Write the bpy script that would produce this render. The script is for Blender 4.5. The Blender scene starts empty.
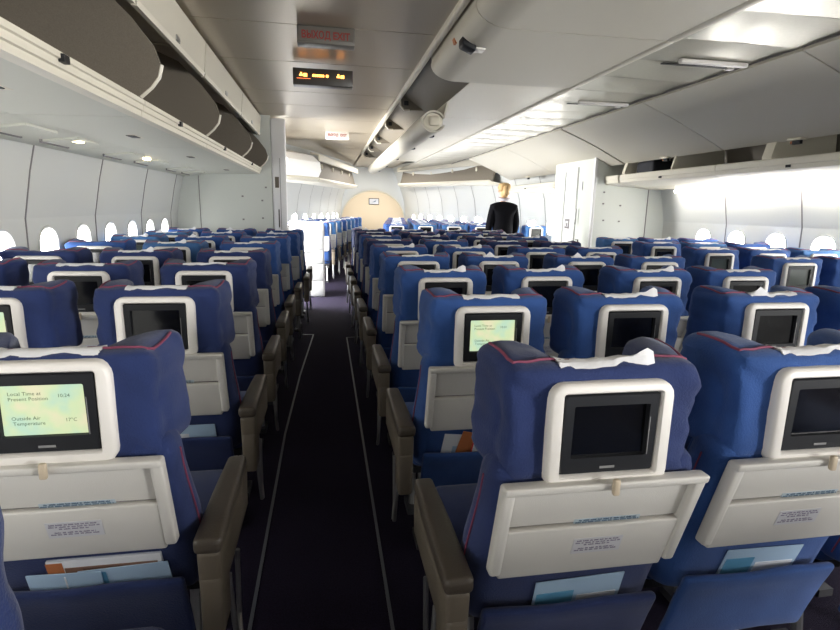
import bpy, bmesh, math, random
from mathutils import Vector, Matrix, noise
from mathutils.bvhtree import BVHTree
random.seed(7)
SC = bpy.context.scene
COL = SC.collection

# ------------------------------------------------------------------ materials
def mat(name, col, rough=.5, metal=0., spec=.5, bump=None, noise_col=None, emit=None, sheen=0.):
    m = bpy.data.materials.new(name); m.use_nodes = True
    nt = m.node_tree; b = nt.nodes['Principled BSDF']
    b.inputs['Base Color'].default_value = (*col, 1)
    b.inputs['Roughness'].default_value = rough
    b.inputs['Metallic'].default_value = metal
    b.inputs['Specular IOR Level'].default_value = spec
    if sheen: b.inputs['Sheen Weight'].default_value = sheen
    tc = None
    if bump or noise_col: tc = nt.nodes.new('ShaderNodeTexCoord')
    if noise_col:
        sc, amt = noise_col
        n = nt.nodes.new('ShaderNodeTexNoise'); n.inputs['Scale'].default_value = sc; n.inputs['Detail'].default_value = 4
        r = nt.nodes.new('ShaderNodeValToRGB')
        r.color_ramp.elements[0].position = .3; r.color_ramp.elements[1].position = .7
        r.color_ramp.elements[0].color = (*[c*(1-amt) for c in col], 1)
        r.color_ramp.elements[1].color = (*[min(1, c*(1+amt)) for c in col], 1)
        nt.links.new(tc.outputs['Object'], n.inputs['Vector']); nt.links.new(n.outputs['Fac'], r.inputs['Fac'])
        nt.links.new(r.outputs['Color'], b.inputs['Base Color'])
    if bump:
        sc, st = bump
        n = nt.nodes.new('ShaderNodeTexNoise'); n.inputs['Scale'].default_value = sc; n.inputs['Detail'].default_value = 3
        bp = nt.nodes.new('ShaderNodeBump'); bp.inputs['Strength'].default_value = st; bp.inputs['Distance'].default_value = .01
        nt.links.new(tc.outputs['Object'], n.inputs['Vector']); nt.links.new(n.outputs['Fac'], bp.inputs['Height'])
        nt.links.new(bp.outputs['Normal'], b.inputs['Normal'])
    if emit:
        b.inputs['Emission Color'].default_value = (*emit[0], 1); b.inputs['Emission Strength'].default_value = emit[1]
    return m

M = {}
M['fabric'] = mat('blue_fabric', (.027, .076, .25), .85, spec=.2, bump=(260, .25), noise_col=(9, .16), sheen=.15)
M['fabric_shaded'] = mat('shaded_blue_fabric', (.018, .032, .112), .85, spec=.2, bump=(260, .25), noise_col=(9, .16), sheen=.15)  # same blue seat fabric, with the shade on it put into the colour
M['fabric_daylit'] = mat('daylit_blue_fabric', (.045, .125, .30), .85, spec=.2, bump=(260, .25), noise_col=(9, .16), sheen=.15)  # same blue seat fabric, lightened in colour for the daylight falling on it
M['piping'] = mat('red_piping', (.20, .040, .085), .7)
M['cloth'] = mat('white_cloth', (.80, .80, .82), .9, bump=(120, .2))
M['bezel'] = mat('cream_plastic', (.76, .73, .69), .42)
M['tray'] = mat('light_grey_plastic', (.64, .62, .58), .48, bump=(400, .08))
M['tan'] = mat('beige_latch', (.55, .46, .34), .45)
M['housing'] = mat('charcoal_plastic', (.014, .015, .018), .45, spec=.25)
M['glass'] = mat('black_screen', (.004, .004, .005), .12)
M['glareglass'] = mat('grey_reflection_screen', (.06, .075, .07), .15)  # black screen glass with a grey reflection put into its colour
M['logo'] = mat('grey_print', (.22, .22, .22), .5)
M['print'] = mat('blue_print', (.07, .14, .22), .6)
M['printbg'] = mat('pale_blue_sticker', (.50, .58, .64), .5)
M['plac'] = mat('grey_sticker', (.60, .60, .63), .4)
M['placprint'] = mat('violet_print', (.20, .17, .25), .6)
M['arm'] = mat('taupe_plastic', (.125, .104, .078), .45, bump=(300, .1))
M['armcap'] = mat('brown_arm_pad', (.062, .050, .038), .4, bump=(200, .1))
M['metal'] = mat('grey_metal', (.42, .42, .42), .32, metal=.9)
M['dark'] = mat('dark_metal', (.03, .03, .035), .5)
M['carpet'] = mat('navy_carpet', (.016, .0125, .027), .95, spec=.1, bump=(350, .6), noise_col=(160, .35))
M['strip'] = mat('floor_light_strip', (.10, .11, .13), .35)
M['wall'] = mat('sidewall_panel', (.62, .63, .61), .5, bump=(30, .04))
M['seam'] = mat('seam_grey', (.18, .17, .17), .6)
M['part'] = mat('partition_laminate', (.60, .625, .58), .45, bump=(60, .03))
M['bin'] = mat('bin_shell', (.68, .635, .52), .42, bump=(60, .03))
M['binedge'] = mat('bin_edge', (.70, .66, .56), .4)
M['binunder'] = mat('bin_underside', (.62, .625, .555), .5)
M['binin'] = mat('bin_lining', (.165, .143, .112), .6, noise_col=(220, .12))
M['bindoor'] = mat('bin_door', (.60, .565, .475), .55, bump=(60, .03))
M['ceil'] = mat('ceiling_panel', (.47, .41, .32), .34, metal=.45, noise_col=(240, .06))
M['silver'] = mat('silver_ceiling', (.42, .405, .35), .28, metal=.6, noise_col=(40, .05))
M['beigewall'] = mat('beige_bulkhead', (.68, .56, .40), .6)
M['signbox'] = mat('sign_housing', (.13, .12, .105), .4)
M['signred'] = mat('red_lettering', (.25, .025, .02), .5)
M['signdark'] = mat('dark_sign_face', (.05, .045, .04), .3)
M['lit'] = mat('lit_orange', (.9, .5, .15), .5, emit=((1, .36, .06), 4.5))
M['litred'] = mat('lit_red', (.9, .2, .08), .5, emit=((1, .22, .06), 1.6))
M['pane'] = mat('daylit_pane', (.9, .9, .9), .4, emit=((1., .985, .95), 12))
M['paneR'] = mat('sunlit_pane', (.9, .9, .9), .4, emit=((1., .98, .94), 34))
M['tube'] = mat('wash_light_tube', (.9, .9, .9), .4, emit=((1., .95, .86), 26))
M['lamp'] = mat('reading_lamp', (.9, .8, .6), .4, emit=((1., .78, .42), 12))
M['white'] = mat('white_laminate', (.82, .82, .82), .4)
M['paper'] = mat('paper', (.72, .74, .78), .7)
M['orange'] = mat('orange_print', (.50, .17, .06), .5)
M['brownp'] = mat('brown_print', (.22, .12, .08), .5)
M['red'] = mat('red_print', (.55, .03, .03), .5)
M['bluep'] = mat('blue_card', (.10, .30, .48), .5)
M['palebl'] = mat('pale_blue_paper', (.36, .50, .66), .6)
M['bag'] = mat('dark_bag', (.012, .013, .02), .7)
M['skin'] = mat('skin', (.62, .40, .30), .5)
M['hair'] = mat('blond_hair', (.50, .33, .15), .6, bump=(90, .5))
M['jacket'] = mat('black_jacket', (.006, .006, .008), .9, spec=.1)
M['scarf'] = mat('pale_scarf', (.62, .60, .66), .8)

def map_material():
    m = bpy.data.materials.new('map_screen'); m.use_nodes = True
    nt = m.node_tree; b = nt.nodes['Principled BSDF']
    tc = nt.nodes.new('ShaderNodeTexCoord')
    n = nt.nodes.new('ShaderNodeTexNoise'); n.inputs['Scale'].default_value = 13; n.inputs['Detail'].default_value = 3
    r = nt.nodes.new('ShaderNodeValToRGB'); e = r.color_ramp.elements
    e[0].position = .36; e[0].color = (.52, .74, .56, 1)
    e[1].position = .62; e[1].color = (.80, .76, .50, 1)
    x = e.new(.5); x.color = (.66, .78, .46, 1)
    nt.links.new(tc.outputs['Object'], n.inputs['Vector']); nt.links.new(n.outputs['Fac'], r.inputs['Fac'])
    nt.links.new(r.outputs['Color'], b.inputs['Emission Color']); b.inputs['Emission Strength'].default_value = .75
    b.inputs['Base Color'].default_value = (.02, .02, .02, 1); b.inputs['Roughness'].default_value = .2
    return m
M['map'] = map_material()
M['maptext'] = mat('map_text', (.05, .08, .05), .5)

# ------------------------------------------------------------------ mesh tools
class MB:
    def __init__(s): s.v = []; s.f = []; s.mi = []; s.mats = []
    def m(s, name):
        if name not in s.mats: s.mats.append(name)
        return s.mats.index(name)
    def add(s, vs, fs, mname):
        o = len(s.v); k = s.m(mname)
        s.v += [tuple(v) for v in vs]
        for f in fs: s.f.append(tuple(i + o for i in f)); s.mi.append(k)
        return s
    def box(s, x0, x1, y0, y1, z0, z1, mname, fn=None):
        vs = [(x, y, z) for x in (x0, x1) for y in (y0, y1) for z in (z0, z1)]
        if fn: vs = [fn(*v) for v in vs]
        return s.add(vs, [(0, 1, 3, 2), (4, 6, 7, 5), (0, 4, 5, 1), (2, 3, 7, 6), (0, 2, 6, 4), (1, 5, 7, 3)], mname)
    def rbox(s, c, d, r, mname, n=4, fn=None):
        """rounded box: grid cube pushed onto a rounded box"""
        hx, hy, hz = d[0]/2, d[1]/2, d[2]/2; r = min(r, hx, hy, hz)
        def ticks(h):
            a = [-h + r*(1-math.cos(i/2*math.pi/2)) for i in range(3)]
            k = max(1, n); mid = [-(h-r) + 2*(h-r)*i/k for i in range(1, k)]
            return sorted(set([round(q, 6) for q in a + mid + [-q for q in a]]))
        T = [ticks(hx), ticks(hy), ticks(hz)]
        idx = {}; vs = []; fs = []
        def vid(i, j, k):
            key = (i, j, k)
            if key not in idx:
                p = Vector((T[0][i], T[1][j], T[2][k]))
                q = Vector((max(-hx+r, min(hx-r, p.x)), max(-hy+r, min(hy-r, p.y)), max(-hz+r, min(hz-r, p.z))))
                dd = p - q
                if dd.length > 1e-9: p = q + dd.normalized()*r
                p = p + Vector(c)
                if fn: p = Vector(fn(p.x, p.y, p.z))
                idx[key] = len(vs); vs.append(p)
            return idx[key]
        N = [len(t)-1 for t in T]
        for a in range(3):
            b, cc = (a+1) % 3, (a+2) % 3
            for side in (0, N[a]):
                for i in range(N[b]):
                    for j in range(N[cc]):
                        q = []
                        for (u, w) in ((i, j), (i+1, j), (i+1, j+1), (i, j+1)):
                            key = [0, 0, 0]; key[a] = side; key[b] = u; key[cc] = w; q.append(vid(*key))
                        fs.append(tuple(q if side else q[::-1]))
        return s.add(vs, fs, mname)
    def prism(s, prof, y0, y1, mname, axis='y'):
        n = len(prof)
        if axis == 'y': vs = [(x, y0, z) for x, z in prof] + [(x, y1, z) for x, z in prof]
        elif axis == 'x': vs = [(y0, x, z) for x, z in prof] + [(y1, x, z) for x, z in prof]
        else: vs = [(x, z, y0) for x, z in prof] + [(x, z, y1) for x, z in prof]
        fs = [(i, (i+1) % n, n+(i+1) % n, n+i) for i in range(n)] + [tuple(range(n))[::-1], tuple(range(n, 2*n))]
        return s.add(vs, fs, mname)
    def tube(s, pts, r, mname, seg=8, caps=True):
        pts = [Vector(p) for p in pts]; vs = []; fs = []
        up = None
        for i, p in enumerate(pts):
            t = (pts[min(i+1, len(pts)-1)] - pts[max(i-1, 0)]).normalized()
            if up is None:
                up = Vector((0, 0, 1)) if abs(t.z) < .9 else Vector((1, 0, 0))
            a = t.cross(up).normalized(); up = a.cross(t).normalized()
            rr = r[i] if isinstance(r, (list, tuple)) else r
            for k in range(seg):
                th = 2*math.pi*k/seg
                vs.append(p + (a*math.cos(th) + up*math.sin(th))*rr)
        for i in range(len(pts)-1):
            for k in range(seg):
                fs.append((i*seg+k, i*seg+(k+1) % seg, (i+1)*seg+(k+1) % seg, (i+1)*seg+k))
        if caps: fs += [tuple(range(seg))[::-1], tuple(range((len(pts)-1)*seg, len(pts)*seg))]
        return s.add(vs, fs, mname)
    def strip(s, rows, mname):
        """rows: list of equal-length point rows"""
        n = len(rows[0]); vs = [p for r in rows for p in r]
        fs = [(i*n+j, i*n+j+1, (i+1)*n+j+1, (i+1)*n+j) for i in range(len(rows)-1) for j in range(n-1)]
        return s.add(vs, fs, mname)
    def loft(s, loops, mname, cap0=False, cap1=False):
        n = len(loops[0]); vs = [p for l in loops for p in l]
        fs = [(i*n+j, i*n+(j+1) % n, (i+1)*n+(j+1) % n, (i+1)*n+j) for i in range(len(loops)-1) for j in range(n)]
        if cap0: fs.append(tuple(range(n))[::-1])
        if cap1: fs.append(tuple(range((len(loops)-1)*n, len(loops)*n)))
        return s.add(vs, fs, mname)
    def mesh(s, name, smooth=True, ang=40):
        me = bpy.data.meshes.new(name); me.from_pydata(s.v, [], s.f)
        for n in s.mats: me.materials.append(M[n])
        me.polygons.foreach_set('material_index', s.mi)
        bm = bmesh.new(); bm.from_mesh(me); bmesh.ops.recalc_face_normals(bm, faces=bm.faces); bm.to_mesh(me); bm.free()
        if smooth:
            me.polygons.foreach_set('use_smooth', [True]*len(me.polygons))
            me.set_sharp_from_angle(angle=math.radians(ang))
        return me
def link(name, me, parent=None, loc=None):
    o = bpy.data.objects.new(name, me); COL.objects.link(o)
    if parent is not None: o.parent = parent
    if loc: o.location = loc
    return o
def obj(name, mb, parent=None, smooth=True, loc=None, ang=40): return link(name, mb.mesh(name, smooth, ang), parent, loc)
def tag(o, label, cat, group=None):
    o['label'] = label; o['category'] = cat
    if group: o['group'] = group
    return o
def thing(name, label, cat, loc=(0, 0, 0), group=None):
    o = link(name, None, None, loc); return tag(o, label, cat, group)
def struct(name, mb, smooth=True, ang=40):
    o = obj(name, mb, None, smooth, None, ang); o['kind'] = 'structure'; return o
def rrect(w, h, r, cx=0, cz=0, n=4):
    pts = []
    for (sx, sz, a0) in ((1, 1, 0), (-1, 1, 90), (-1, -1, 180), (1, -1, 270)):
        for i in range(n+1):
            a = math.radians(a0 + 90*i/n)
            pts.append((cx + sx*(w/2-r) + r*math.cos(a), cz + sz*(h/2-r) + r*math.sin(a)))
    return pts
_tc = {}
def text_geo(s, size, off=0.):
    if (s, size) not in _tc:
        cu = bpy.data.curves.new('t', 'FONT'); cu.body = s; cu.size = size; cu.resolution_u = 2; cu.offset = .0016 if size > .03 else 0.
        o = bpy.data.objects.new('t', cu); COL.objects.link(o)
        bpy.context.view_layer.update()
        me = bpy.data.meshes.new_from_object(o.evaluated_get(bpy.context.evaluated_depsgraph_get()))
        _tc[(s, size)] = ([tuple(v.co) for v in me.vertices], [tuple(p.vertices) for p in me.polygons])
        bpy.data.objects.remove(o); bpy.data.meshes.remove(me); bpy.data.curves.remove(cu)
    return _tc[(s, size)]
def put_text(mb, s, size, x, y, z, mname, center=False, sx=1.):
    vs, fs = text_geo(s, size)
    if not vs: return
    w = max(v[0] for v in vs)
    ox = x - (w*sx/2 if center else 0)
    mb.add([(ox + v[0]*sx, y, z + v[1]) for v in vs], fs, mname)
def sm(a, b, x):
    t = max(0., min(1., (x-a)/(b-a))); return t*t*(3-2*t)

# ------------------------------------------------------------------ the seat, in its own frame: y = 0 rear plane, facing +y
def yb(z): return max(0., (.875-z))*.30
def head_fn(seed):
    off = Vector((seed*7.3, seed*3.1, seed*1.7))
    def fn(x, y, z):
        ax = abs(x)
        z2 = z + (.011*math.exp(-((ax-.165)/.055)**2)*sm(.05, .11, y) - .009*sm(.12, .07, ax)*sm(.05, .10, y))*sm(.96, 1.1, z)
        x2 = x*(.97 + .08*sm(.03, .16, y)) * (1 + .02*sm(1.0, .9, z))
        y2 = y
        y2 = y + .03*sm(.08, .16, ax)*sm(.08, .14, y) - .085*sm(.125, .085, ax)*sm(.06, .18, y)
        k = noise.noise(Vector((x*9 + z*7, y*8, z*11 - x*6)) + off)
        k2 = noise.noise(Vector((x*26 + z*20, y*20, z*16 - x*14)) + off)
        k3 = noise.noise(Vector(((x*.8+z)*34, y*6, (z-x)*5)) + off)
        k4 = (1 - abs(noise.noise(Vector(((x*1.1 + z*.9)*13, y*5, (z*1.1 - x)*4)) + off*2)))**5
        d = .008*k + .004*k2 + .004*k3 - .009*k4
        y2 -= d*(.3 + .7*sm(.135, .175, ax))*sm(.09, .02, y); z2 += d*.6*sm(1.05, 1.1, z); x2 += (1 if x > 0 else -1)*d*.8*sm(.15, .2, ax)
        return (x2, y2, z2)
    return fn
def make_headrest(seed, fab):
    mb = MB(); mb.rbox((0, .098, .987), (.432, .172, .246), .028, fab, 15, head_fn(seed))
    me = mb.mesh('headrest_cover', True, 60)
    bm = bmesh.new(); bm.from_mesh(me); bvh = BVHTree.FromBMesh(bm); bm.free()
    def top(x, y):
        h = bvh.ray_cast(Vector((x, y, 1.5)), Vector((0, 0, -1)))
        return h[0].z if h[0] else None
    pms = []
    for s in (-1, 1):
        path = []; pm = MB()
        for i in range(16):
            t = i/15
            if t < .62: x, y = .07 + .122*t/.62, .056 + .004*math.sin(t*9)
            else:
                q = (t-.62)/.38; x, y = .192 + .008*math.sin(q*math.pi/2), .056 + .12*q
            z = top(s*x, y)
            if z: path.append((s*x, y, z + .0015))
        pm.tube(path, .0034, 'piping', 6); pms.append(pm.mesh('piping'))
    # white paper cloth over the top between the wings
    rows = []
    rnd = random.Random(seed)
    peak = (None, .085, None, -.055)[seed % 4]
    xs = [-.10 + .20*i/14 for i in range(15)]
    zl = [(top(x, .05) or 1.09) for x in xs]
    rows.append([(x, .026 + .010*noise.noise(Vector((x*16, seed*1.3, 4))), z - .006) for x, z in zip(xs, zl)])
    for j in range(4):
        row = []
        for x in xs:
            y = .036 + .010*noise.noise(Vector((x*16, seed*1.3, 4))) + j*.014
            z = (top(x, y) or 1.09) + .004 + .003*abs(noise.noise(Vector((x*30, y*40, seed))))
            if peak is not None and j <= 1: z += (.026 if j == 0 else .010)*math.exp(-((x-peak)/.02)**2)
            row.append((x, y, z))
        rows.append(row)
    rows.append([(p[0], p[1] + .018, p[2] - .06) for p in rows[-1]])
    cm = MB(); cm.strip(rows, 'cloth'); cm.strip([[(p[0], p[1]+.001, p[2]-.003) for p in r] for r in rows], 'cloth')
    return me, pms, cm.mesh('headrest_cloth')
def back_mesh(fab):
    mb = MB()
    def fn(x, y, z):
        k = noise.noise(Vector((x*10, y*10, z*12)))*.004
        return (x*(1.0 + .09*sm(.85, .6, z)*sm(.0, .1, y)) , y + yb(z) + .014 + k, z)
    mb.rbox((0, .06, .665), (.462, .12, .49), .045, fab, 6, fn)
    return mb.mesh('backrest', True, 60)
def side_piping(s):
    mb = MB(); pts = []
    for i in range(10):
        z = .46 + .40*i/9; x = s*.232*(1.0 + .09*sm(.85, .6, z)*.7)
        pts.append((x, .055 + yb(z) + .014, z))
    mb.tube(pts, .0022, 'piping', 5)
    return mb.mesh('piping')
def cushion_mesh(fab):
    mb = MB(); mb.rbox((0, .47, .435), (.47, .46, .13), .045, fab, 4); return mb.mesh('seat_cushion', True, 60)
def pocket_mesh(fab):
    mb = MB()
    def fn(x, y, z):
        t = sm(.43, .51, z)*(1-(x/.25)**2)
        return (x, y + yb(z) - .010*t + .004*noise.noise(Vector((x*12, z*12, 3))), z + .006*noise.noise(Vector((x*7, 5, 0))) )
    mb.rbox((0, -.014, .395), (.43, .026, .24), .012, fab, 7, fn)
    return mb.mesh('seat_pocket', True, 60)
def bezel_mesh():
    mb = MB(); cz = .968
    def lp(w, h, r, y, dz=0, fl=0): return [(x, y + .013, z) for x, z in rrect(w, h, r, 0, cz + dz)]
    mb.loft([lp(.258, .218, .030, .045), lp(.262, .222, .032, -.010), lp(.258, .218, .030, -.018), lp(.246, .206, .026, -.022),
             lp(.212, .178, .008, -.022, .004), lp(.204, .170, .005, -.016, .004), lp(.204, .170, .005, .02, .004)], 'bezel', True, True)
    return mb.mesh('screen_bezel', True, 50)
def housing_mesh():
    mb = MB(); cz = .972
    def lp(w, h, r, y, dz=0): return [(x, y + .013 + (z-cz)*-.03, z) for x, z in rrect(w, h, r, 0, cz + dz, 2)]
    mb.loft([lp(.200, .166, .004, .01), lp(.200, .166, .004, -.014), lp(.196, .162, .004, -.017), lp(.160, .110, .003, -.017, .006),
             lp(.156, .106, .002, -.006, .006)], 'housing', True, False)
    mb.box(-.016, .016, -.0178, -.016, .899, .904, 'logo', lambda x, y, z: (x, y + .013 + (z-cz)*-.03 , z))
    mb.box(.082, .0835, -.005, -.0035, .925, 1.03, 'logo')
    return mb.mesh('screen_housing', True, 40)
def display_mesh(kind):
    mb = MB(); z0, z1 = .9235, 1.0325
    mb.box(-.0785, .0785, .0055, .009, z0, z1, {'off': 'glass', 'grey': 'glareglass', 'map': 'map'}[kind])
    if kind == 'map':
        y = .0050
        put_text(mb, 'Local Time at', .0105, -.064, y, 1.009, 'maptext', sx=1.05)
        put_text(mb, 'Present Position', .0105, -.064, y, .998, 'maptext', sx=1.05)
        put_text(mb, '10:24', .0105, .026, y, 1.003, 'maptext')
        put_text(mb, 'Outside Air', .0105, -.062, y, .957, 'maptext', sx=1.05)
        put_text(mb, 'Temperature', .0105, -.060, y, .946, 'maptext', sx=1.05)
        put_text(mb, '17°C', .0105, .036, y, .951, 'maptext')
    return mb.mesh('display_' + kind, False)
def tr(x, y, z): return (x, y + .30*(.875-z), z)
def tray_mesh():
    mb = MB()
    mb.rbox((0, -.012, .866), (.438, .034, .020), .006, 'tray', 2, tr)
    mb.rbox((0, .004, .810), (.402, .020, .104), .005, 'tray', 2, tr)
    mb.rbox((-.002, -.003, .684), (.400, .030, .140), .006, 'tray', 2, lambda x, y, z: tr(x*(1 - .03*(.775-z)/.13), y, z))
    mb.rbox((0, .006, .757), (.402, .012, .010), .003, 'seam', 1, tr)
    for s in (-1, 1):
        mb.rbox((s*.206, -.008, .752), (.026, .034, .245), .008, 'tray', 3, lambda x, y, z: tr(x*(1 - .01*(.875-z)/.2), y, z))
    return mb.mesh('tray_table', True, 40)
def latch_mesh():
    mb = MB(); mb.rbox((.004, -.036, .872), (.014, .012, .034), .004, 'tan', 1); return mb.mesh('tray_latch')
def words(mb, x0, x1, z, h, mname, rnd, y, fn):
    x = x0
    while x < x1:
        w = min(rnd.uniform(.005, .014), x1-x)
        k = x
        while k < x+w-.0008:
            mb.box(k, min(k+.0016, x+w), y-.0004, y, z, z+h*rnd.choice((1, .75, 1)), mname, fn); k += .0022
        x += w + .003
def decal_mesh():
    mb = MB(); rnd = random.Random(3)
    mb.box(-.045, .105, -.0085, -.006, .7565, .7675, 'printbg', lambda x, y, z: tr(x, y+.001, z))
    words(mb, -.035, .095, .7625, .004, 'print', rnd, -.0083, tr); words(mb, -.043, .102, .7575, .0035, 'print', rnd, -.0083, tr)
    return mb.mesh('instruction_strip', False)
def placard_mesh():
    mb = MB(); rnd = random.Random(5)
    mb.box(-.04, .072, -.0195, -.017, .676, .720, 'plac', tr)
    for z, a, b in ((.7115, -.033, .066), (.7055, -.035, .067), (.6995, -.015, .045), (.689, -.026, .056), (.6835, -.034, .062)):
        words(mb, a, b, z, .0036, 'placprint', rnd, -.0195, tr)
    return mb.mesh('safety_placard', False)
def arm_mesh(x, y0, y1, w):
    L = y1-y0; mb = MB()
    mb.rbox((x, (y0+y1)/2, .545), (w*.84, L*.97, .13), .012, 'arm', 3, lambda a, b, z: (a, b + .10*(.6-z)*(1 if b < (y0+y1)/2 else -.6), z))
    mb.rbox((x, y0+.06, .46), (w*.8, .10, .16), .012, 'arm', 2)
    return mb.mesh('armrest')
def cap_mesh(x, y0, y1, w):
    mb = MB(); mb.rbox((x, (y0+y1)/2, .628), (w, y1-y0, .042), .014, 'armcap', 4, lambda a, b, z: (x + (a-x)*(1 - .18*sm(y1-.2, y1, b)), b, z - .004*sm(y0, y1, b)))
    return mb.mesh('arm_cap')
def leg_mesh(x, y):
    mb = MB(); mb.tube([(x, y, .37), (x, y-.05, .03)], .017, 'metal', 8); mb.box(x-.03, x+.03, y-.10, y+.02, 0, .03, 'dark'); return mb.mesh('leg')
def frame_mesh():
    mb = MB()
    mb.tube([(-.235, .30, .355), (.235, .30, .355)], .02, 'dark', 8); mb.tube([(-.235, .56, .355), (.235, .56, .355)], .02, 'dark', 8)
    mb.box(-.22, .22, .26, .62, .35, .375, 'dark'); return mb.mesh('seat_frame')
def guard_mesh(x):
    mb = MB(); s = 1 if x > 0 else -1
    mb.tube([(x, .30, .36), (x+s*.012, .28, .22), (x+s*.016, .30, .12), (x+s*.012, .36, .09), (x, .42, .13), (x, .44, .34)], .008, 'metal', 8)
    return mb.mesh('leg_guard')

FAB = ('fabric', 'fabric_shaded', 'fabric_daylit')
ME = {'bezel': bezel_mesh(), 'housing': housing_mesh(), 'tray': tray_mesh(), 'latch': latch_mesh(), 'decal': decal_mesh(), 'placard': placard_mesh(),
      'leg1': leg_mesh(-.17, .62), 'leg2': leg_mesh(.17, .62), 'leg3': leg_mesh(-.17, .36), 'leg4': leg_mesh(.17, .36), 'frame': frame_mesh()}
for k in ('off', 'grey', 'map'): ME['d_'+k] = display_mesh(k)
for f in FAB:
    ME['back_'+f] = back_mesh(f); ME['cush_'+f] = cushion_mesh(f); ME['pock_'+f] = pocket_mesh(f)
    for s in range(4): ME['head_%s%d' % (f, s)] = make_headrest(s + 1, f)
for s in (-1, 1):
    ME['sp%d' % s] = side_piping(s)
    ME['arm_a%d' % s] = arm_mesh(s*.285, .03, .47, .066); ME['cap_a%d' % s] = cap_mesh(s*.285, .03, .47, .066)
    ME['arm_i%d' % s] = arm_mesh(s*.2505, .27, .47, .032); ME['cap_i%d' % s] = cap_mesh(s*.2505, .27, .47, .032)
    ME['guard%d' % s] = guard_mesh(s*.275)

def seat(loc, label, group, fab='fabric', var=0, screen='off', arms=(), simple=False, cloth=True, dz=0., hz=0., name='passenger_seat'):
    """arms: (side, kind) pairs, kind 'a' aisle or 'i' inner"""
    t = thing(name, label, 'seat', loc, group)
    bk = link('backrest', ME['back_'+fab], t)
    for s in (-1, 1): link('piping', ME['sp%d' % s], bk)
    h = link('headrest_cover', ME['head_%s%d' % (fab, var)][0], t); h.location.z = dz + hz
    for q in ME['head_%s%d' % (fab, var)][1]: link('piping', q, h)
    if cloth:
        c = link('headrest_cloth', ME['head_%s%d' % (fab, var)][2], t); c['label'] = 'white paper headrest cloth'; c.location.z = dz + hz
    b = link('screen_bezel', ME['bezel'], t); b['label'] = 'cream screen surround'; b.location.z = dz
    link('screen_housing', ME['housing'], b); link('display', ME['d_'+screen], b)
    tt = link('tray_table', ME['tray'], t); tt['label'] = 'light grey folded tray table'
    link('tray_latch', ME['latch'], tt)
    if not simple:
        link('instruction_strip', ME['decal'], tt); link('safety_placard', ME['placard'], tt)
        link('seat_pocket', ME['pock_'+fab], t)
    link('seat_cushion', ME['cush_'+fab], t)
    link('seat_frame', ME['frame'], t)
    for k in ('leg1', 'leg2') + (() if simple else ('leg3', 'leg4')): link('leg', ME[k], t)
    for s, kind in arms:
        a = link('armrest', ME['arm_%s%d' % (kind, s)], t); a['label'] = 'taupe armrest'
        link('arm_cap', ME['cap_%s%d' % (kind, s)], a)
        if kind == 'a': link('leg_guard', ME['guard%d' % s], t)
    return t

# ------------------------------------------------------------------ seat blocks
ORD = ['nearest', 'second', 'third', 'fourth', 'fifth', 'sixth', 'seventh', 'eighth', 'ninth']
rnd = random.Random(11)
P = .756
G_L, G_C, G_R = 'seats of the left block', 'seats of the centre block', 'seats of the right block'
SHIFT_L = [0, 0, 0, 0, 0, .03, .08, .09]
# one seat back beside the photographer, of which only the edge shows
seat((-1.942, .405, 0), 'navy blue seat cut off at the lower left picture edge', G_L, 'fabric_shaded', 1, 'off', ((1, 'a'), (-1, 'i')))
for c in range(4):  # unseen row added behind the camera to shade the lower seat backs
    seat(((-.811, -.292, .292, .811)[c], -.58, 0), 'blue %s seat of the centre block, unseen row added behind the viewer' % ('left aisle-side', 'left middle', 'right middle', 'right aisle-side')[c], G_C, 'fabric', c, 'off', ((-1, 'a' if c == 0 else 'i'),))
LX = (-3.03, -2.50, -1.953); LN = ('window', 'middle', 'aisle')
for r in range(8):
    for c in range(3):
        y = 1.184 + P*r
        if r < 1 and c < 2: continue
        if r == 1 and c < 1: continue
        fab = 'fabric_shaded' if r < 4 else 'fabric'
        if c == 0 and r in (5, 6): fab = 'fabric_daylit'
        if c == 1 and r in (4,): fab = 'fabric_daylit'
        scr = 'map' if (r, c) in ((0, 2), (1, 1)) else ('grey' if (r, c) in ((3, 0), (4, 1), (5, 0)) else 'off')
        feat = {'map': ' with lit green map screen', 'grey': ' with grey screen reflection', 'off': ''}[scr]
        colr = {'fabric_shaded': 'shaded', 'fabric': 'dark blue', 'fabric_daylit': 'daylit blue'}[fab]
        arms = [(-1, 'i')] + ([(1, 'a')] if c == 2 else [])
        near = (r, c) == (0, 2)
        o = seat((LX[c] + SHIFT_L[r] + (.026 if near else 0), 1.12 if near else y + (rnd.uniform(-.02, .02) if r > 1 else 0), 0), '%s %s seat%s, %s row of the left block' % (colr, LN[c], feat, ORD[r]), G_L, fab, rnd.randrange(4), scr, arms,
                 cloth=not (c == 0 and r in (3, 4)), dz=.008 if near else 0., hz=-.018 if near else 0.)
CX = (-.811, -.292, .292, .811); CN = ('left aisle-side', 'left middle', 'right middle', 'right aisle-side')
for r in range(9):
    for c in range(4):
        if r == 0 and c > 2: continue
        y = .934 + P*r; x = CX[c]
        scr = 'map' if (r, c) == (1, 0) else 'off'
        dz = 0.
        if r == 0: y, dz = (.908, -.003) if c == 0 else (.940, .0)
        fab = 'fabric_shaded' if (r, c) == (0, 0) or (r > 4 and (r + c) % 3) else 'fabric'
        colr = {'fabric_shaded': 'shaded', 'fabric': 'blue'}[fab]
        feat = ' with lit green map screen' if scr == 'map' else ''
        arms = [(-1, 'a' if c == 0 else 'i')] + ([(1, 'a')] if c == 3 else [])
        if r == 0 and c < 2: x = (-.815, -.284)[c]
        o = seat((x, y + (rnd.uniform(-.02, .02) if r > 1 else 0), 0), '%s %s seat%s, %s row of the centre block' % (colr, CN[c], feat, ORD[r]), G_C, fab, rnd.randrange(4), scr, arms, dz=dz)
RX = (1.855, 2.355, 2.855); RN = ('aisle', 'middle', 'window')
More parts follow.
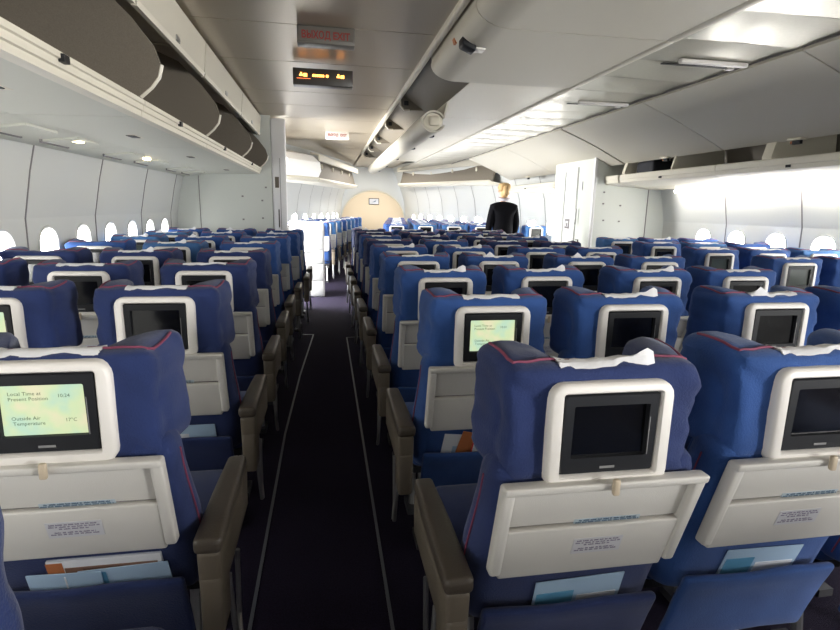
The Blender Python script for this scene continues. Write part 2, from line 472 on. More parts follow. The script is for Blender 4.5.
for r in range(2, 7):
    for c in range(3):
        if r == 2 and c > 0: continue
        if r == 3 and c > 1: continue
        y = .90 + P*r
        fab = 'fabric_daylit' if (r + c) % 3 == 0 and r > 3 else 'fabric'
        colr = {'fabric_daylit': 'daylit blue', 'fabric': 'blue'}[fab]
        scr = 'grey' if (r, c) in ((5, 1), (4, 0), (3, 0)) else 'off'
        arms = [(-1, 'a' if c == 0 else 'i')]
        seat((RX[c], y + rnd.uniform(-.02, .02), 0), '%s %s seat%s, %s row of the right block' % (colr, RN[c], ' with grey screen reflection' if scr == 'grey' else '', ORD[r-2]), G_R, fab, rnd.randrange(4), scr, arms, cloth=c != 2)

# nose cabin beyond the partitions: the blocks narrow with the walls
WP = ((9.4, 3.0), (10.5, 2.62), (12, 2.02), (13.5, 1.52), (15, 1.12), (16.2, .95))
def wy(y):
    if y <= WP[0][0]: return WP[0][1]
    for (a, p), (b, q) in zip(WP, WP[1:]):
        if y <= b: return p + (q-p)*(y-a)/(b-a)
    return WP[-1][1]
NR = 8
for r in range(NR):
    y = 9.45 + .72*r; t = (y-9.4)/5.6
    w = wy(y) - .30
    xe = -1.28 + .98*t - .27
    k = 0
    while xe - k*.52 > -w + .02 and k < 2:
        seat((xe - k*.52, y, 0), 'small %s seat beyond the left partition, %s row there, %s' % ('pale blue' if r % 3 else 'blue', ORD[r], 'on the aisle' if k == 0 else 'second from the aisle'), 'seats of the front cabin, left', 'fabric' if r % 3 == 0 else 'fabric_daylit', rnd.randrange(4), 'off', [(1, 'a')] if k == 0 else [], True)
        k += 1
    xs = -.42 + .72*t + .27
    k = 0
    while xs + k*.52 < w and k < 6:
        seat((xs + k*.52, y, 0), 'small %s seat beyond the person, %s row there, %s from the aisle' % ('pale blue' if (r+k) % 3 else 'blue', ORD[r], ORD[k] if k else 'first'), 'seats of the front cabin, right', 'fabric' if (r+k) % 3 == 0 else 'fabric_daylit', rnd.randrange(4), 'off', [(-1, 'a')] if k == 0 else [], True)
        k += 1

# ------------------------------------------------------------------ setting: floor
CEIL = 2.53; SIL = 2.392
mb = MB(); mb.box(-3.4, 3.4, -4.4, 16.6, -.05, 0, 'carpet'); struct('floor', mb)
def strip_line(n, pts, w=.012):
    mb = MB()
    for (x0, y0), (x1, y1) in zip(pts, pts[1:]):
        d = Vector((x1-x0, y1-y0, 0)).normalized(); q = Vector((-d.y, d.x, 0))*w/2
        a, b = Vector((x0, y0, 0)), Vector((x1, y1, 0))
        base = [a+q, a-q, b-q, b+q]
        mb.add([(p.x, p.y, .0) for p in base] + [(p.x, p.y, .004) for p in base], [(4, 5, 6, 7), (0, 1, 5, 4), (1, 2, 6, 5), (2, 3, 7, 6), (3, 0, 4, 7)], 'strip')
    struct('trim_%d' % n, mb)
strip_line(1, [(-1.636, -.5), (-1.636, 3.2), (-1.60, 4.4), (-1.525, 5.83), (-1.66, 5.84)])
strip_line(2, [(-1.158, -.5), (-1.166, 5.66), (-1.03, 5.68)])

# side walls with real window openings
def wall_prof(side):
    return [(side*3.12, 0.), (side*3.26, .5), (side*3.28, .80)], [(side*3.27, 1.28), (side*3.21, 1.58), (side*3.17, 1.735), (side*3.02, 2.1), (side*2.86, 2.40), (side*2.7, 2.56)]
WINN = [0]
def side_wall(side, name, y0, y1, win_ys, seams, pane, pitch, xoff=0.):
    lo, hi = wall_prof(side)
    lo = [(x + side*xoff, z) for x, z in lo]; hi = [(x + side*xoff, z) for x, z in hi]
    mb = MB()
    mb.strip([[(x, y0, z) for x, z in lo], [(x, y1, z) for x, z in lo]], 'wall')
    mb.strip([[(x, y0, z) for x, z in hi], [(x, y1, z) for x, z in hi]], 'wall')
    xa, za = lo[-1]; xb, zb = hi[0]
    X = lambda z: xa + (xb-xa)*(z-za)/(zb-za)
    edges = sorted(win_ys); cells = []
    cur = y0
    for yc in edges:
        a, b = yc - pitch/2, yc + pitch/2
        if a > cur + 1e-4: mb.strip([[(X(za), cur, za), (X(zb), cur, zb)], [(X(za), a, za), (X(zb), a, zb)]], 'wall')
        inner = rrect(.25, .35, .11, yc, 1.035, 5)
        outer = []
        for (py, pz) in inner:
            dy, dz = py-yc, pz-1.035
            k = min((pitch/2)/abs(dy) if abs(dy) > 1e-6 else 9e9, ((zb-1.035) if dz > 0 else (1.035-za))/abs(dz) if abs(dz) > 1e-6 else 9e9)
            outer.append((yc+dy*k, 1.035+dz*k))
        n = len(inner)
        # corner fill: snap the outer point nearest each corner
        for cy_ in (a, b):
            for cz_ in (za, zb):
                i = min(range(n), key=lambda i: (outer[i][0]-cy_)**2 + (outer[i][1]-cz_)**2); outer[i] = (cy_, cz_)
        mb.loft([[(X(z), y, z) for y, z in outer], [(X(z), y, z) for y, z in inner]], 'wall')
        cells.append((yc, inner)); cur = b
    if cur < y1: mb.strip([[(X(za), cur, za), (X(zb), cur, zb)], [(X(za), y1, za), (X(zb), y1, zb)]], 'wall')
    full = lo + hi
    for ys in seams:
        for (x0, z0), (x1, z1) in zip(full, full[1:]):
            if z0 > 1.75: break
            e = side*-.004
            mb.add([(x0+e, ys-.006, z0), (x1+e, ys-.006, z1), (x1+e, ys+.006, z1), (x0+e, ys+.006, z0), (x0, ys-.006, z0), (x1, ys-.006, z1), (x1, ys+.006, z1), (x0, ys+.006, z0)],
                   [(0, 1, 2, 3), (0, 4, 5, 1), (3, 2, 6, 7)], 'seam')
    o = struct(name, mb, True, 30)
    for yc, inner in cells:
        WINN[0] += 1
        wm = MB()
        ring = lambda s, d: [(X(1.035+(z-1.035)*s) + side*d, yc + (y-yc)*s, 1.035+(z-1.035)*s) for y, z in inner]
        wm.loft([ring(1.10, -.001), ring(1.08, -.009), ring(1.0, -.006), ring(.93, .05)], 'wall')
        w = struct('window_%d' % WINN[0], wm)
        pm = MB(); pm.loft([ring(.93, .05)], pane, True); pm.loft([ring(.98, .075)], 'wall', True)
        p = obj('window_pane', pm, w)
    return o
lw = [4.12 + .55*i for i in range(-11, 7)]
side_wall(-1, 'wall_left', -2.6, 7.47, [y for y in lw if -2.2 < y < 7.2], [1.65, 2.75, 3.85, 4.92, 6.06, 7.15], 'pane', .55)
rw = [4.85 + .55*i for i in range(-13, 4)]
side_wall(1, 'wall_right', -2.6, 6.78, [y for y in rw if -2.3 < y < 6.5], [1.4, 2.48, 3.52, 4.56, 5.58], 'paneR', .55, -.05)
mb = MB(); mb.box(-3.5, 3.5, -4.4, -4.3, 0, 2.6, 'wall')
mb.box(3.1, 3.2, -4.3, -3.8, 0, 2.6, 'wall'); mb.box(3.1, 3.2, -3.8, -2.6, 2.05, 2.6, 'wall'); mb.box(-3.3, -3.2, -4.3, -2.6, 0, 2.6, 'wall'); struct('wall_back', mb)

# lavatory blocks forming the partitions
def lav(name, x0, x1, y0, y1, mname='part'):
    mb = MB(); mb.box(x0, x1, y0, y1, 0, CEIL, mname)
    return mb
mb = lav('l', -3.4, -2.07, 7.47, 7.56)
mb.box(-2.99, -2.984, 7.462, 7.47, .1, 1.75, 'seam'); 
for (x, z) in ((-2.45, 1.5), (-2.2, 1.45), (-2.45, 1.2), (-2.2, 1.22), (-2.15, 1.62)): mb.box(x-.012, x+.012, 7.463, 7.47, z-.01, z+.01, 'seam')
struct('wall_lavatory_left', mb, False)
mb = MB(); mb.rbox((-1.975, 7.53, 1.25), (.185, .10, 2.5), .02, 'white', 2)
mb.rbox((-1.99, 7.475, 1.22), (.014, .02, .24), .006, 'armcap', 1); mb.box(-2.03, -1.98, 7.474, 7.482, 1.62, 1.76, 'arm'); mb.box(-1.965, -1.960, 7.475, 7.482, .9, 2.0, 'seam'); mb.box(-2.04, -2.0, 7.474, 7.482, 1.0, 1.04, 'arm')
struct('trim_3', mb)
mb = lav('r', 2.15, 3.35, 6.78, 8.05)
mb.box(2.94, 2.95, 6.772, 6.78, .1, 1.75, 'seam')
for (x, z) in ((2.3, 1.5), (2.55, 1.48), (2.32, 1.28), (2.55, 1.27), (2.3, 1.65)): mb.box(x-.012, x+.012, 6.773, 6.78, z-.01, z+.01, 'seam')
struct('wall_lavatory_right', mb, False)
mb = MB(); mb.rbox((2.155, 6.785, 1.26), (.045, .045, 2.5), .018, 'white', 1); struct('trim_5', mb)
# lavatory door details on the aisle face
mb = MB(); mb.box(2.125, 2.15, 7.25, 7.85, .02, 2.0, 'white'); mb.box(2.118, 2.126, 7.62, 7.68, .9, 1.95, 'part'); mb.box(2.12, 2.126, 7.60, 7.605, .05, 1.98, 'seam')
d = struct('door_1', mb, False)
mb = MB(); mb.rbox((2.108, 7.18, 1.32), (.03, .022, .22), .008, 'metal', 1); obj('door_handle', mb, d)
mb = MB(); mb.box(2.137, 2.15, 7.10, 7.19, 1.68, 1.80, 'plac'); obj('ashtray', mb, d)
mb = MB(); mb.box(2.12, 2.125, 7.39, 7.54, 1.14, 1.28, 'seam'); mb.box(2.117, 2.121, 7.42, 7.51, 1.17, 1.25, 'plac'); mb.box(2.115, 2.118, 7.44, 7.48, 1.175, 1.22, 'seam')
mb.box(2.138, 2.15, 7.12, 7.20, .99, 1.0, 'housing'); mb.box(2.138, 2.15, 7.12, 7.135, .90, 1.0, 'housing'); mb.box(2.138, 2.15, 7.12, 7.20, .94, .95, 'housing'); mb.box(2.138, 2.15, 7.185, 7.2, .88, .95, 'housing')
obj('door_sign', mb, d)

# nose walls converge to the arched bulkhead
for side, nm in ((-1, 'wall_nose_left'), (1, 'wall_nose_right')):
    ys = [8.1 + .5*i for i in range(17)]
    def ring(y):
        w = wy(y); return [(side*(w-.08), y, 0), (side*w, y, .7), (side*w, y, 1.15), (side*(w-.06), y, 1.6), (side*(w-.2), y, 2.05), (side*(w-.42), y, 2.56)]
    mb = MB(); rows = [ring(y) for y in ys if y >= 9.1]
    mb.strip(rows, 'wall')
    for y in [9.9 + .7*i for i in range(8)]:
        a, b = ring(y-.006), ring(y+.006)
        for i in range(1, 4):
            mb.add([(p[0]-side*.006, p[1], p[2]) for p in (a[i], a[i+1], b[i+1], b[i])], [(0, 1, 2, 3)], 'seam')
    mb.box(min(side*wy(9.1), side*3.35), max(side*wy(9.1), side*3.35), 9.08, 9.12, 0, 2.55, 'wall')
    mb.box(min(side*2.9, side*3.35), max(side*2.9, side*3.35), 7.56 if side < 0 else 8.05, 9.12, 2.05, 2.55, 'wall')
    struct(nm, mb, True, 30)
    for i in range(11):
        y = 9.75 + .55*i
        x = side*wy(y); x2 = side*wy(y+.2); dx = (x2-x)/.2
        WINN[0] += 1
        pts = rrect(.22, .30, .1, 0, 1.08, 4)
        P3 = lambda s, d: [(x + dx*py*s - side*d, y + py*s, 1.08 + (pz-1.08)*s) for py, pz in pts]
        wm = MB(); wm.loft([P3(1.12, .002), P3(1.08, .012), P3(1., .012), P3(.96, .008)], 'wall')
        w = struct('window_%d' % WINN[0], wm)
        pm = MB(); pm.loft([P3(.97, .007)], 'pane' if side < 0 else 'paneR', True); obj('window_pane', pm, w)
# far wall with an arched opening edge and beige bulkhead
mb = MB(); mb.box(-1.3, 1.3, 16.2, 16.3, 0, 2.56, 'wall'); struct('wall_far', mb)
mb = MB(); arch = [(-.93, 0)] + [(.93*math.cos(a)*-1, 1.02 + .84*math.sin(a)) for a in [math.pi*i/20 for i in range(21)]] + [(.93, 0)]
mb.prism(arch, 16.12, 16.19, 'beigewall')
ap = [(p[0], 16.11, p[1]) for p in arch]
mb.tube(ap, .02, 'bin', 6)
struct('door_2', mb, True, 30)
mb = MB(); mb.box(-.13, .17, 16.09, 16.115, 1.46, 1.64, 'housing'); mb.box(-.115, .155, 16.085, 16.092, 1.475, 1.625, 'plac')
mb.prism([(-.06, 1.52), (.0, 1.54), (.09, 1.59), (.06, 1.54)], 16.08, 16.086, 'print')
tag(obj('wall_plaque', mb), 'small framed picture on the arched beige bulkhead', 'plaque')

# ceiling in panels
mb = MB()
seamY = [-4.4, -3.5, -2.6, -1.8, -.87, .06, .99, 1.92, 2.85, 3.78, 4.71, 5.88, 6.63, 7.6, 8.8, 10., 11.2, 12.4, 13.6, 14.8, 16.4]
for a, b in zip(seamY, seamY[1:]):
    mb.box(-2.72, -.58, a+.006, b-.006, CEIL, CEIL+.036, 'ceil')
mb.box(-2.75, -.57, -4.4, 16.4, CEIL+.035, CEIL+.06, 'seam')
mb.box(-.62, .62, -4.4, 16.4, CEIL+.10, CEIL+.14, 'binin')
mb.box(-.62, .62, 11.9, 16.4, CEIL, CEIL+.09, 'ceil')
struct('ceiling', mb, False)
mb = MB(); y = -4.4; i = 0
while y < 16.3:
    n = 6; y1 = y + .465
    rows = [[(x, y + (y1-y)*k/n, SIL + .010*math.sin(math.pi*k/n)) for k in range(n+1)] for x in (.60, .82, 1.04, 1.26, 1.478)]
    for ri, rr in enumerate(rows): rows[ri] = [(p[0], p[1], p[2] + .003*math.sin(ri*1.3 + i*.8)) for p in rr]
    mb.strip(rows, 'silver'); y = y1; i += 1
mb.box(.58, 2.75, -4.4, 16.4, CEIL+.03, CEIL+.06, 'seam'); mb.box(1.47, 1.479, -4.4, 16.4, SIL-.002, SIL+.02, 'seam')
struct('ceiling_right', mb, True, 60)

# ------------------------------------------------------------------ overhead bins
def left_bin(y0, y1, label, divs, door=True):
    t = thing('overhead_bin', label, 'overhead bin', (-2.6, y0, 1.74), 'left overhead bins')
    off = lambda b: b
    ox, oy, oz = -2.6, y0, 1.74
    def O(name, m, par=t, ang=35):
        m.v = [(x-ox, y-oy, z-oz) for x, y, z in m.v]; return obj(name, m, par, True, None, ang)
    e = .004
    m = MB()
    m.prism([(-2.205, 1.872), (-2.192, 1.866), (-2.192, 1.846), (-2.201, 1.843), (-2.201, 1.820), (-2.211, 1.817), (-2.211, 1.792), (-2.25, 1.788), (-2.30, 1.80), (-2.28, 1.845), (-2.235, 1.87)], y0+e, y1-e, 'binedge')
    O('lip', m)
    m = MB(); m.prism([(-2.252, 1.790), (-2.76, 1.778), (-2.76, 1.80), (-2.29, 1.812)], y0+e, y1-e, 'binunder'); O('underside', m)
    m = MB(); m.prism([(-2.765, 1.784), (-3.165, 1.735), (-3.165, 1.765), (-2.765, 1.81)], y0+e, y1-e, 'binunder')
    for k in range(2):
        yy = y0 + (y1-y0)*(.3 + .4*k)
        m.box(-3.02, -2.83, yy-.16, yy+.16, 1.735, 1.76, 'binunder', lambda x, y, z: (x, y, z - (x+2.9)*-.125 + .020))
        m.box(-3.03, -3.02, yy-.18, yy+.18, 1.728, 1.75, 'seam', lambda x, y, z: (x, y, z - (x+2.9)*-.125 + .021))
    O('service_panel', m)
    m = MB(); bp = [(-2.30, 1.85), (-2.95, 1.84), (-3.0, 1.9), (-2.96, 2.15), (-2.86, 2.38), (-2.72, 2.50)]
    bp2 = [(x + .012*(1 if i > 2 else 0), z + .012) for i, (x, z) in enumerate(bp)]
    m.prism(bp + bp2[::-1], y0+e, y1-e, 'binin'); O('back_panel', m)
    front = [(-2.205, 1.876), (-2.155, 1.92), (-2.12, 1.965), (-2.105, 2.02), (-2.13, 2.10), (-2.22, 2.22), (-2.36, 2.36), (-2.55, 2.44)]
    for yd in divs:
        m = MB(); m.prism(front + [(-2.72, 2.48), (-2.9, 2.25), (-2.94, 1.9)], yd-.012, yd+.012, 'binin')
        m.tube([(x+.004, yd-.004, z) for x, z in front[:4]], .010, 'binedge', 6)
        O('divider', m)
    if door:
        m = MB()
        m.prism([(-2.175, 2.50), (-2.19, 2.37), (-2.20, 2.29), (-2.215, 2.285), (-2.23, 2.30), (-2.23, 2.40), (-2.30, 2.46), (-2.70, 2.49), (-2.70, 2.515), (-2.28, 2.515)], y0+.012, y1-.012, 'bindoor')
        m.prism([(-2.192, 2.30), (-2.199, 2.275), (-2.222, 2.275), (-2.235, 2.30)], y0+.012, y1-.012, 'binedge')
        d = O('door', m)
        m = MB(); yy = (y0+y1)/2; m.box(-2.205, -2.19, yy-.04, yy+.04, 2.31, 2.34, 'metal'); O('door_latch', m, d)
    m = MB(); yy = y0 + .62; m.box(-2.20, -2.182, yy-.02, yy+.02, 1.835, 1.86, 'housing'); O('latch_catch', m)
    m = MB(); m.rbox((-2.5, yy+.15, 1.785), (.05, .11, .010), .004, 'housing', 1); m.rbox((-2.5, yy+.15, 1.788), (.075, .18, .008), .003, 'bin', 1); O('latch_recess', m)
    m = MB()
    for (q, z) in ((-2.9, 2.2), (-2.82, 2.38), (-2.87, 2.28)): m.rbox((q, y1-.25, z), (.02, .02, .02), .006, 'housing', 1)
    O('coat_stud', m)
    return t
left_bin(0., 1.40, 'open left overhead bin nearest to the viewer, cut by the picture edge', [], True)
left_bin(1.40, 2.82, 'open left overhead bin with dark lining, second along', [2.80], True)
left_bin(2.82, 4.22, 'open left overhead bin with raised door before the exit sign', [4.20], True)
left_bin(4.22, 5.90, 'open left overhead bin with raised door, fourth along', [5.88], True)
t = thing('overhead_fairing', 'rounded cream end of the left bin row above the door area', 'fairing', (-2.3, 8.3, 2.2))
m = MB(); m.rbox((-.02, 0, .17), (.56, 1.6, .36), .10, 'bindoor', 3); obj('shell', m, t)
left_bin(5.90, 7.45, 'open left overhead bin against the left partition', [7.42], True)
# small lit reading lamps set in the left service panels
for i, yy in enumerate((3.77, 5.08)):
    m = MB(); m.rbox((-2.88, yy, 1.7605), (.05, .07, .012), .005, 'lamp', 1)
    tag(obj('reading_lamp', m), ('small lit lamp under the left bins, nearer one', 'small lit lamp under the left bins, farther one')[i], 'lamp', 'lamps under the left bins')

def right_bin(y0, y1, label, divs, ysh0=None, ysh1=None):
    ox, oy, oz = 2.7, y0, 1.74
    t = thing('overhead_bin', label, 'overhead bin', (ox, oy, oz), 'right overhead bins')
    def O(name, m, par=t, ang=35):
        m.v = [(x-ox, y-oy, z-oz) for x, y, z in m.v]; return obj(name, m, par, True, None, ang)
    e = .004
    m = MB(); m.prism([(2.30, 1.858), (2.287, 1.848), (2.287, 1.80), (2.295, 1.795), (2.295, 1.762), (2.33, 1.742), (2.70, 1.72), (2.70, 1.745), (2.36, 1.79), (2.33, 1.856)], y0+e, y1-e, 'binedge'); O('lip', m)
    m = MB(); m.prism([(2.705, 1.72), (2.98, 1.695), (2.98, 1.72), (2.705, 1.745)], y0+e, y1-e, 'bin'); O('service_panel', m)
    m = MB(); bp = [(2.36, 1.80), (2.93, 1.78), (2.97, 1.85), (2.93, 2.15), (2.84, 2.38), (2.72, 2.50)]
    bp2 = [(x - .012*(1 if i > 2 else 0), z + .012) for i, (x, z) in enumerate(bp)]
    m.prism(bp + bp2[::-1], y0+e, y1-e, 'binin'); O('back_panel', m)
    for yd, w in divs:
        m = MB(); m.prism([(2.31, 1.80), (2.30, 1.88), (2.33, 1.99), (2.5, 2.1), (2.9, 2.12), (2.93, 1.8)], yd-w, yd+w, 'bin'); O('divider', m)
    m = MB(); top = []; bot = []
    for k in range(9):
        s = k/8; x = 1.47 + (2.35-1.47)*s; z = 2.37 + (1.99-2.37)*s - .035*math.sin(math.pi*s)*-.5
        top.append((x+.012, z+.03)); bot.append((x, z))
    m.prism(bot + top[::-1], y0+.006, y1-.006, 'bindoor'); d = O('door', m)
    m = MB(); yy = (y0+y1)/2
    m.rbox((2.33, yy, 1.992), (.07, .13, .016), .004, 'bin', 1); m.box(2.325, 2.35, yy-.035, yy+.04, 1.955, 1.99, 'housing'); m.box(2.35, 2.36, yy+.045, yy+.085, 1.965, 1.985, 'orange')
    O('door_latch', m, d)
    m = MB(); m.box(2.278, 2.29, yy-.02, yy+.02, 1.775, 1.795, 'housing'); O('latch_catch', m)
    return t
right_bin(1.35, 3.01, 'right overhead bin at the right picture edge', [])
right_bin(3.01, 4.69, 'right overhead bin, door half lowered with wide white divider', [(4.10, .05)])
right_bin(4.69, 6.40, 'right overhead bin holding a dark bag near the right partition', [(5.38, .012), (6.34, .03)])
right_bin(6.44, 8.6, 'right overhead bin over the door area behind the partition', [])
right_bin(8.6, 10.8, 'right overhead bin farthest forward, above and behind the person', [])
m = MB()
def lump(x, y, z): return (x, y + .0, z + .03*noise.noise(Vector((x*9, y*9, 2))))
m.rbox((2.50, 6.0, 1.905), (.28, .36, .20), .045, 'bag', 4, lump)
m.tube([(2.42, 5.86, 1.97), (2.40, 5.92, 2.01), (2.40, 6.02, 2.01), (2.42, 6.1, 1.97)], .008, 'bag', 6)
tag(obj('bag', m), 'dark bag lying in the open right bin', 'bag')
# sidewall wash lights under the right bins
for k, (a, b) in enumerate(((1.4, 3.0), (3.05, 4.65), (4.72, 6.36))):
    m = MB(); m.tube([(3.06, a, 1.668), (3.06, b, 1.668)], .018, 'tube', 8); m.box(3.035, 3.09, a, b, 1.685, 1.695, 'bin')
    tag(obj('wash_light', m), ('bright wash light above the right wall, at the picture edge', 'bright wash light above the right wall, middle one', 'bright wash light above the right wall beside the partition')[k], 'light', 'wash lights over the right windows')

def centre_bin_closed(y0, y1, label):
    t = thing('overhead_bin', label, 'overhead bin', (0, y0, 2.36), 'closed centre overhead bins')
    L = y1-y0
    def O(name, m, par=t, ang=30):
        m.v = [(x, y-y0, z-2.36) for x, y, z in m.v]; return obj(name, m, par, True, None, ang)
    prof = [(-.57, 2.62), (-.556, 2.53)] + [(-.36 - .195*math.sin(a), 2.476 - .110*math.cos(a)) for a in [math.radians(100 - 8.3333*i) for i in range(13)]] + [(-.2, 2.366), (.1, 2.366), (.58, 2.37), (.58, 2.62)]
    m = MB(); m.prism(prof, y0+.005, y1-.005, 'bindoor'); O('door', m)
    m = MB(); m.rbox((.61, (y0+y1)/2, 2.385), (.05, L-.006, .05), .012, 'binedge', 2); O('edge_rail', m)
    yy = y1-.86
    m = MB(); m.rbox((-.49, yy, 2.39), (.085, .11, .055), .01, 'housing', 2, lambda x, y, z: (x, y, z - .0 + (x+.49)*-.4)); m.rbox((-.415, yy-.01, 2.364), (.06, .085, .014), .004, 'bezel', 1); O('latch', m)
    m = MB(); m.box(-.545, -.53, yy+.09, yy+.14, 2.425, 2.455, 'litred' if False else 'orange', lambda x, y, z: (x + (z-2.44)*-.3 - .005, y, z)); O('red_mark', m)
centre_bin_closed(1.50, 3.03, 'closed centre overhead bin at the top picture edge')
centre_bin_closed(3.03, 4.32, 'closed centre overhead bin with grey latch beside the exit sign')
m = MB(); m.rbox((-.60, 6.7, 2.52), (.045, 10.4, .05), .014, 'binedge', 2); m.tube([(-.60, 11.88, 2.515), (-.585, 11.95, 2.51), (-.40, 11.97, 2.5), (-.2, 11.97, 2.49)], .025, 'binedge', 8)
tag(obj('bin_rail', m), 'long cream rail edging the centre bins along the left aisle', 'rail')
def centre_bin_open(y0, y1, label):
    t = thing('overhead_bin', label, 'overhead bin', (0, y0, 2.36), 'open centre overhead bins')
    def O(name, m, par=t, ang=30):
        m.v = [(x, y-y0, z-2.36) for x, y, z in m.v]; return obj(name, m, par, True, None, ang)
    m = MB(); m.box(-.225, .585, y0+.004, y1-.004, 2.38, 2.40, 'bin'); m.rbox((.61, (y0+y1)/2, 2.395), (.05, y1-y0-.006, .06), .012, 'binedge', 2); O('shelf', m)
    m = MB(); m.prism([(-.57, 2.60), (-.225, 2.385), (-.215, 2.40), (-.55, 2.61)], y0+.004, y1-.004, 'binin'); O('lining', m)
    m = MB(); m.prism([(-.565, 2.59), (-.56, 2.47), (-.52, 2.43), (-.44, 2.43), (-.25, 2.44)], y1-.03, y1-.008, 'binin')
    m.tube([(-.565, y1-.03, 2.55), (-.56, y1-.03, 2.47), (-.52, y1-.03, 2.43), (-.46, y1-.03, 2.43)], .010, 'binedge', 6)
    m.rbox((-.50, y1-.04, 2.50), (.05, .02, .05), .01, 'housing', 1); O('hinge_bracket', m)
    return t
def drop_door(y0, y1, par):
    """door lip swung down: a long rounded channel"""
    oy = par.location.y
    m = MB()
    prof = [(-.36 + .115*math.cos(a), 2.195 + .10*math.sin(a)) for a in [math.radians(20 + 320*i/18) for i in range(19)]]
    inn = [(-.36 + .10*math.cos(a), 2.195 + .086*math.sin(a)) for a in [math.radians(20 + 320*i/18) for i in range(19)]]
    m.prism(prof + inn[::-1], y0+.006, y1-.006, 'bindoor')
    m.prism([(-.27, 2.24), (-.235, 2.38), (-.22, 2.38), (-.255, 2.235)], y0+.006, y1-.006, 'bindoor')
    m.prism([(-.36 + .09*math.cos(2*math.pi*i/14), 2.195 + .078*math.sin(2*math.pi*i/14)) for i in range(14)], y0+.03, y0+.05, 'bin')
    m.rbox((-.35, y0+.02, 2.20), (.10, .05, .09), .02, 'bin', 2)
    m.v = [(x, y-oy, z-2.36) for x, y, z in m.v]
    d = obj('door', m, par, True, None, 30)
    m = MB(); m.rbox((-.30, (y0+y1)/2, 2.115), (.06, .09, .02), .006, 'housing', 1); m.v = [(x, y-oy, z-2.36) for x, y, z in m.v]; obj('latch', m, d)
ys = [4.32, 6.05, 7.55, 9.2, 10.6, 11.9]
for k, (a, b) in enumerate(zip(ys, ys[1:])):
    t = centre_bin_open(a, b, ['open centre overhead bin just past the closed ones', 'open centre overhead bin, second of the hanging row', 'open centre overhead bin, third of the hanging row', 'open centre overhead bin, fourth of the hanging row', 'open centre overhead bin farthest along the aisle'][k])
    drop_door(max(a, 5.15), b, t)

# nose bins
def nose_bin(side, a, b, closed, label):
    (ax, ay, az), (bx, by, bz) = a, b
    t = thing('overhead_bin', label, 'overhead bin', (ax, ay, az), 'front cabin overhead bins')
    dv = Vector((bx-ax, by-ay, bz-az))
    def sec(prof, mname, name, s0=0., s1=1.):
        m = MB(); n = len(prof)
        l0 = [(dv.x*s0 + side*q, dv.y*s0, dv.z*s0 + z) for q, z in prof]; l1 = [(dv.x*s1 + side*q, dv.y*s1, dv.z*s1 + z) for q, z in prof]
        m.loft([l0, l1], mname, True, True); return obj(name, m, t, True, None, 30)
    sec([(0, .03), (-.015, 0), (.03, -.05), (.36, -.08), (.36, -.05), (.06, .0)], 'binedge', 'lip')
    if closed:
        sec([(.0, .035), (-.05, .15), (-.03, .3), (.1, .42), (.5, .5), (.5, .0)], 'white', 'door')
    else:
        sec([(.05, .015), (.15, .40), (.18, .40), (.08, .0)], 'binin', 'back_panel')
        sec([(-.02, .46), (-.03, .34), (.0, .33), (.02, .44), (.16, .46), (.16, .49)], 'bindoor', 'door')
        for k in range(4):
            m = MB(); c = dv*(.15 + .23*k); m.rbox((c.x + side*.10, c.y, c.z + .27), (.05, .05, .09), .02, 'bin', 2); obj('hinge_bracket', m, t)
    return t
nose_bin(-1, (-2.02, 9.32, 1.86), (-1.50, 10.4, 1.88), True, 'closed white bin glowing in daylight past the left partition')
nose_bin(-1, (-1.49, 10.45, 1.88), (-.52, 15.2, 1.94), False, 'open bin of the front cabin, left of the arched bulkhead')
nose_bin(1, (1.95, 10.9, 1.96), (.62, 15.2, 2.02), False, 'open bin of the front cabin, right of the arched bulkhead')

# ------------------------------------------------------------------ ceiling signs and vents
def sign_box(x0, x1, y, z0, z1, label, cat='sign', face='signbox'):
    t = thing('ceiling_sign', label, cat, ((x0+x1)/2, y, z1))
    cx = (x0+x1)/2; w = x1-x0; h = z1-z0
    m = MB(); m.rbox((0, .055, -h/2), (w, .11, h), .006, face, 2); obj('housing', m, t)
    return t, w, h
t, w, h = sign_box(-1.534, -1.164, 3.78, 2.424, 2.535, 'unlit grey exit sign with red lettering on the ceiling')
m = MB(); m.box(-w/2+.012, w/2-.012, -.003, 0, -h+.02, -.014, 'signbox'); obj('face', m, t)
m = MB(); put_text(m, 'ВЫХОД', .062, -.158, -.005, -h/2-.024, 'signred', False, .80); obj('cyrillic_lettering', m, t, False)
m = MB(); put_text(m, 'EXIT', .062, .043, -.005, -h/2-.024, 'signred', False, .86); obj('latin_lettering', m, t, False)
t, w, h = sign_box(-1.616, -1.133, 4.71, 2.361, 2.49, 'lit orange warning sign hanging from the ceiling behind the exit sign', face='signdark')
m = MB()
def icon(m, cx, z, mname):
    m.box(cx-.032, cx-.005, -.005, -.002, z, z+.012, mname); m.box(cx, cx+.028, -.005, -.002, z-.004, z+.02, mname); m.box(cx-.025, cx-.012, -.005, -.002, z+.014, z+.026, mname)
icon(m, -w/2+.085, -.062, 'lit'); icon(m, w/2-.10, -.062, 'lit')
m.box(-w/2+.03, -w/2+.14, -.004, -.002, -.082, -.079, 'litred')
x = -.085
for k, ww in enumerate((.02, .014, .016, .018, .012, .016, .0, .022)):
    if ww: m.box(x, x+ww-.003, -.005, -.002, -.064, -.046, 'lit')
    x += ww if ww else .012
obj('lit_symbols', m, t)
t, w, h = sign_box(-1.36, -1.0, 8.8, 2.425, 2.535, 'pale exit sign with red lettering far along the ceiling', face='bezel')
m = MB(); put_text(m, 'ВЫХОД', .056, -.155, -.003, -h/2-.016, 'signred', False, .80); obj('cyrillic_lettering', m, t, False)
m = MB(); put_text(m, 'EXIT', .056, .045, -.003, -h/2-.016, 'signred', False, .86); obj('latin_lettering', m, t, False)
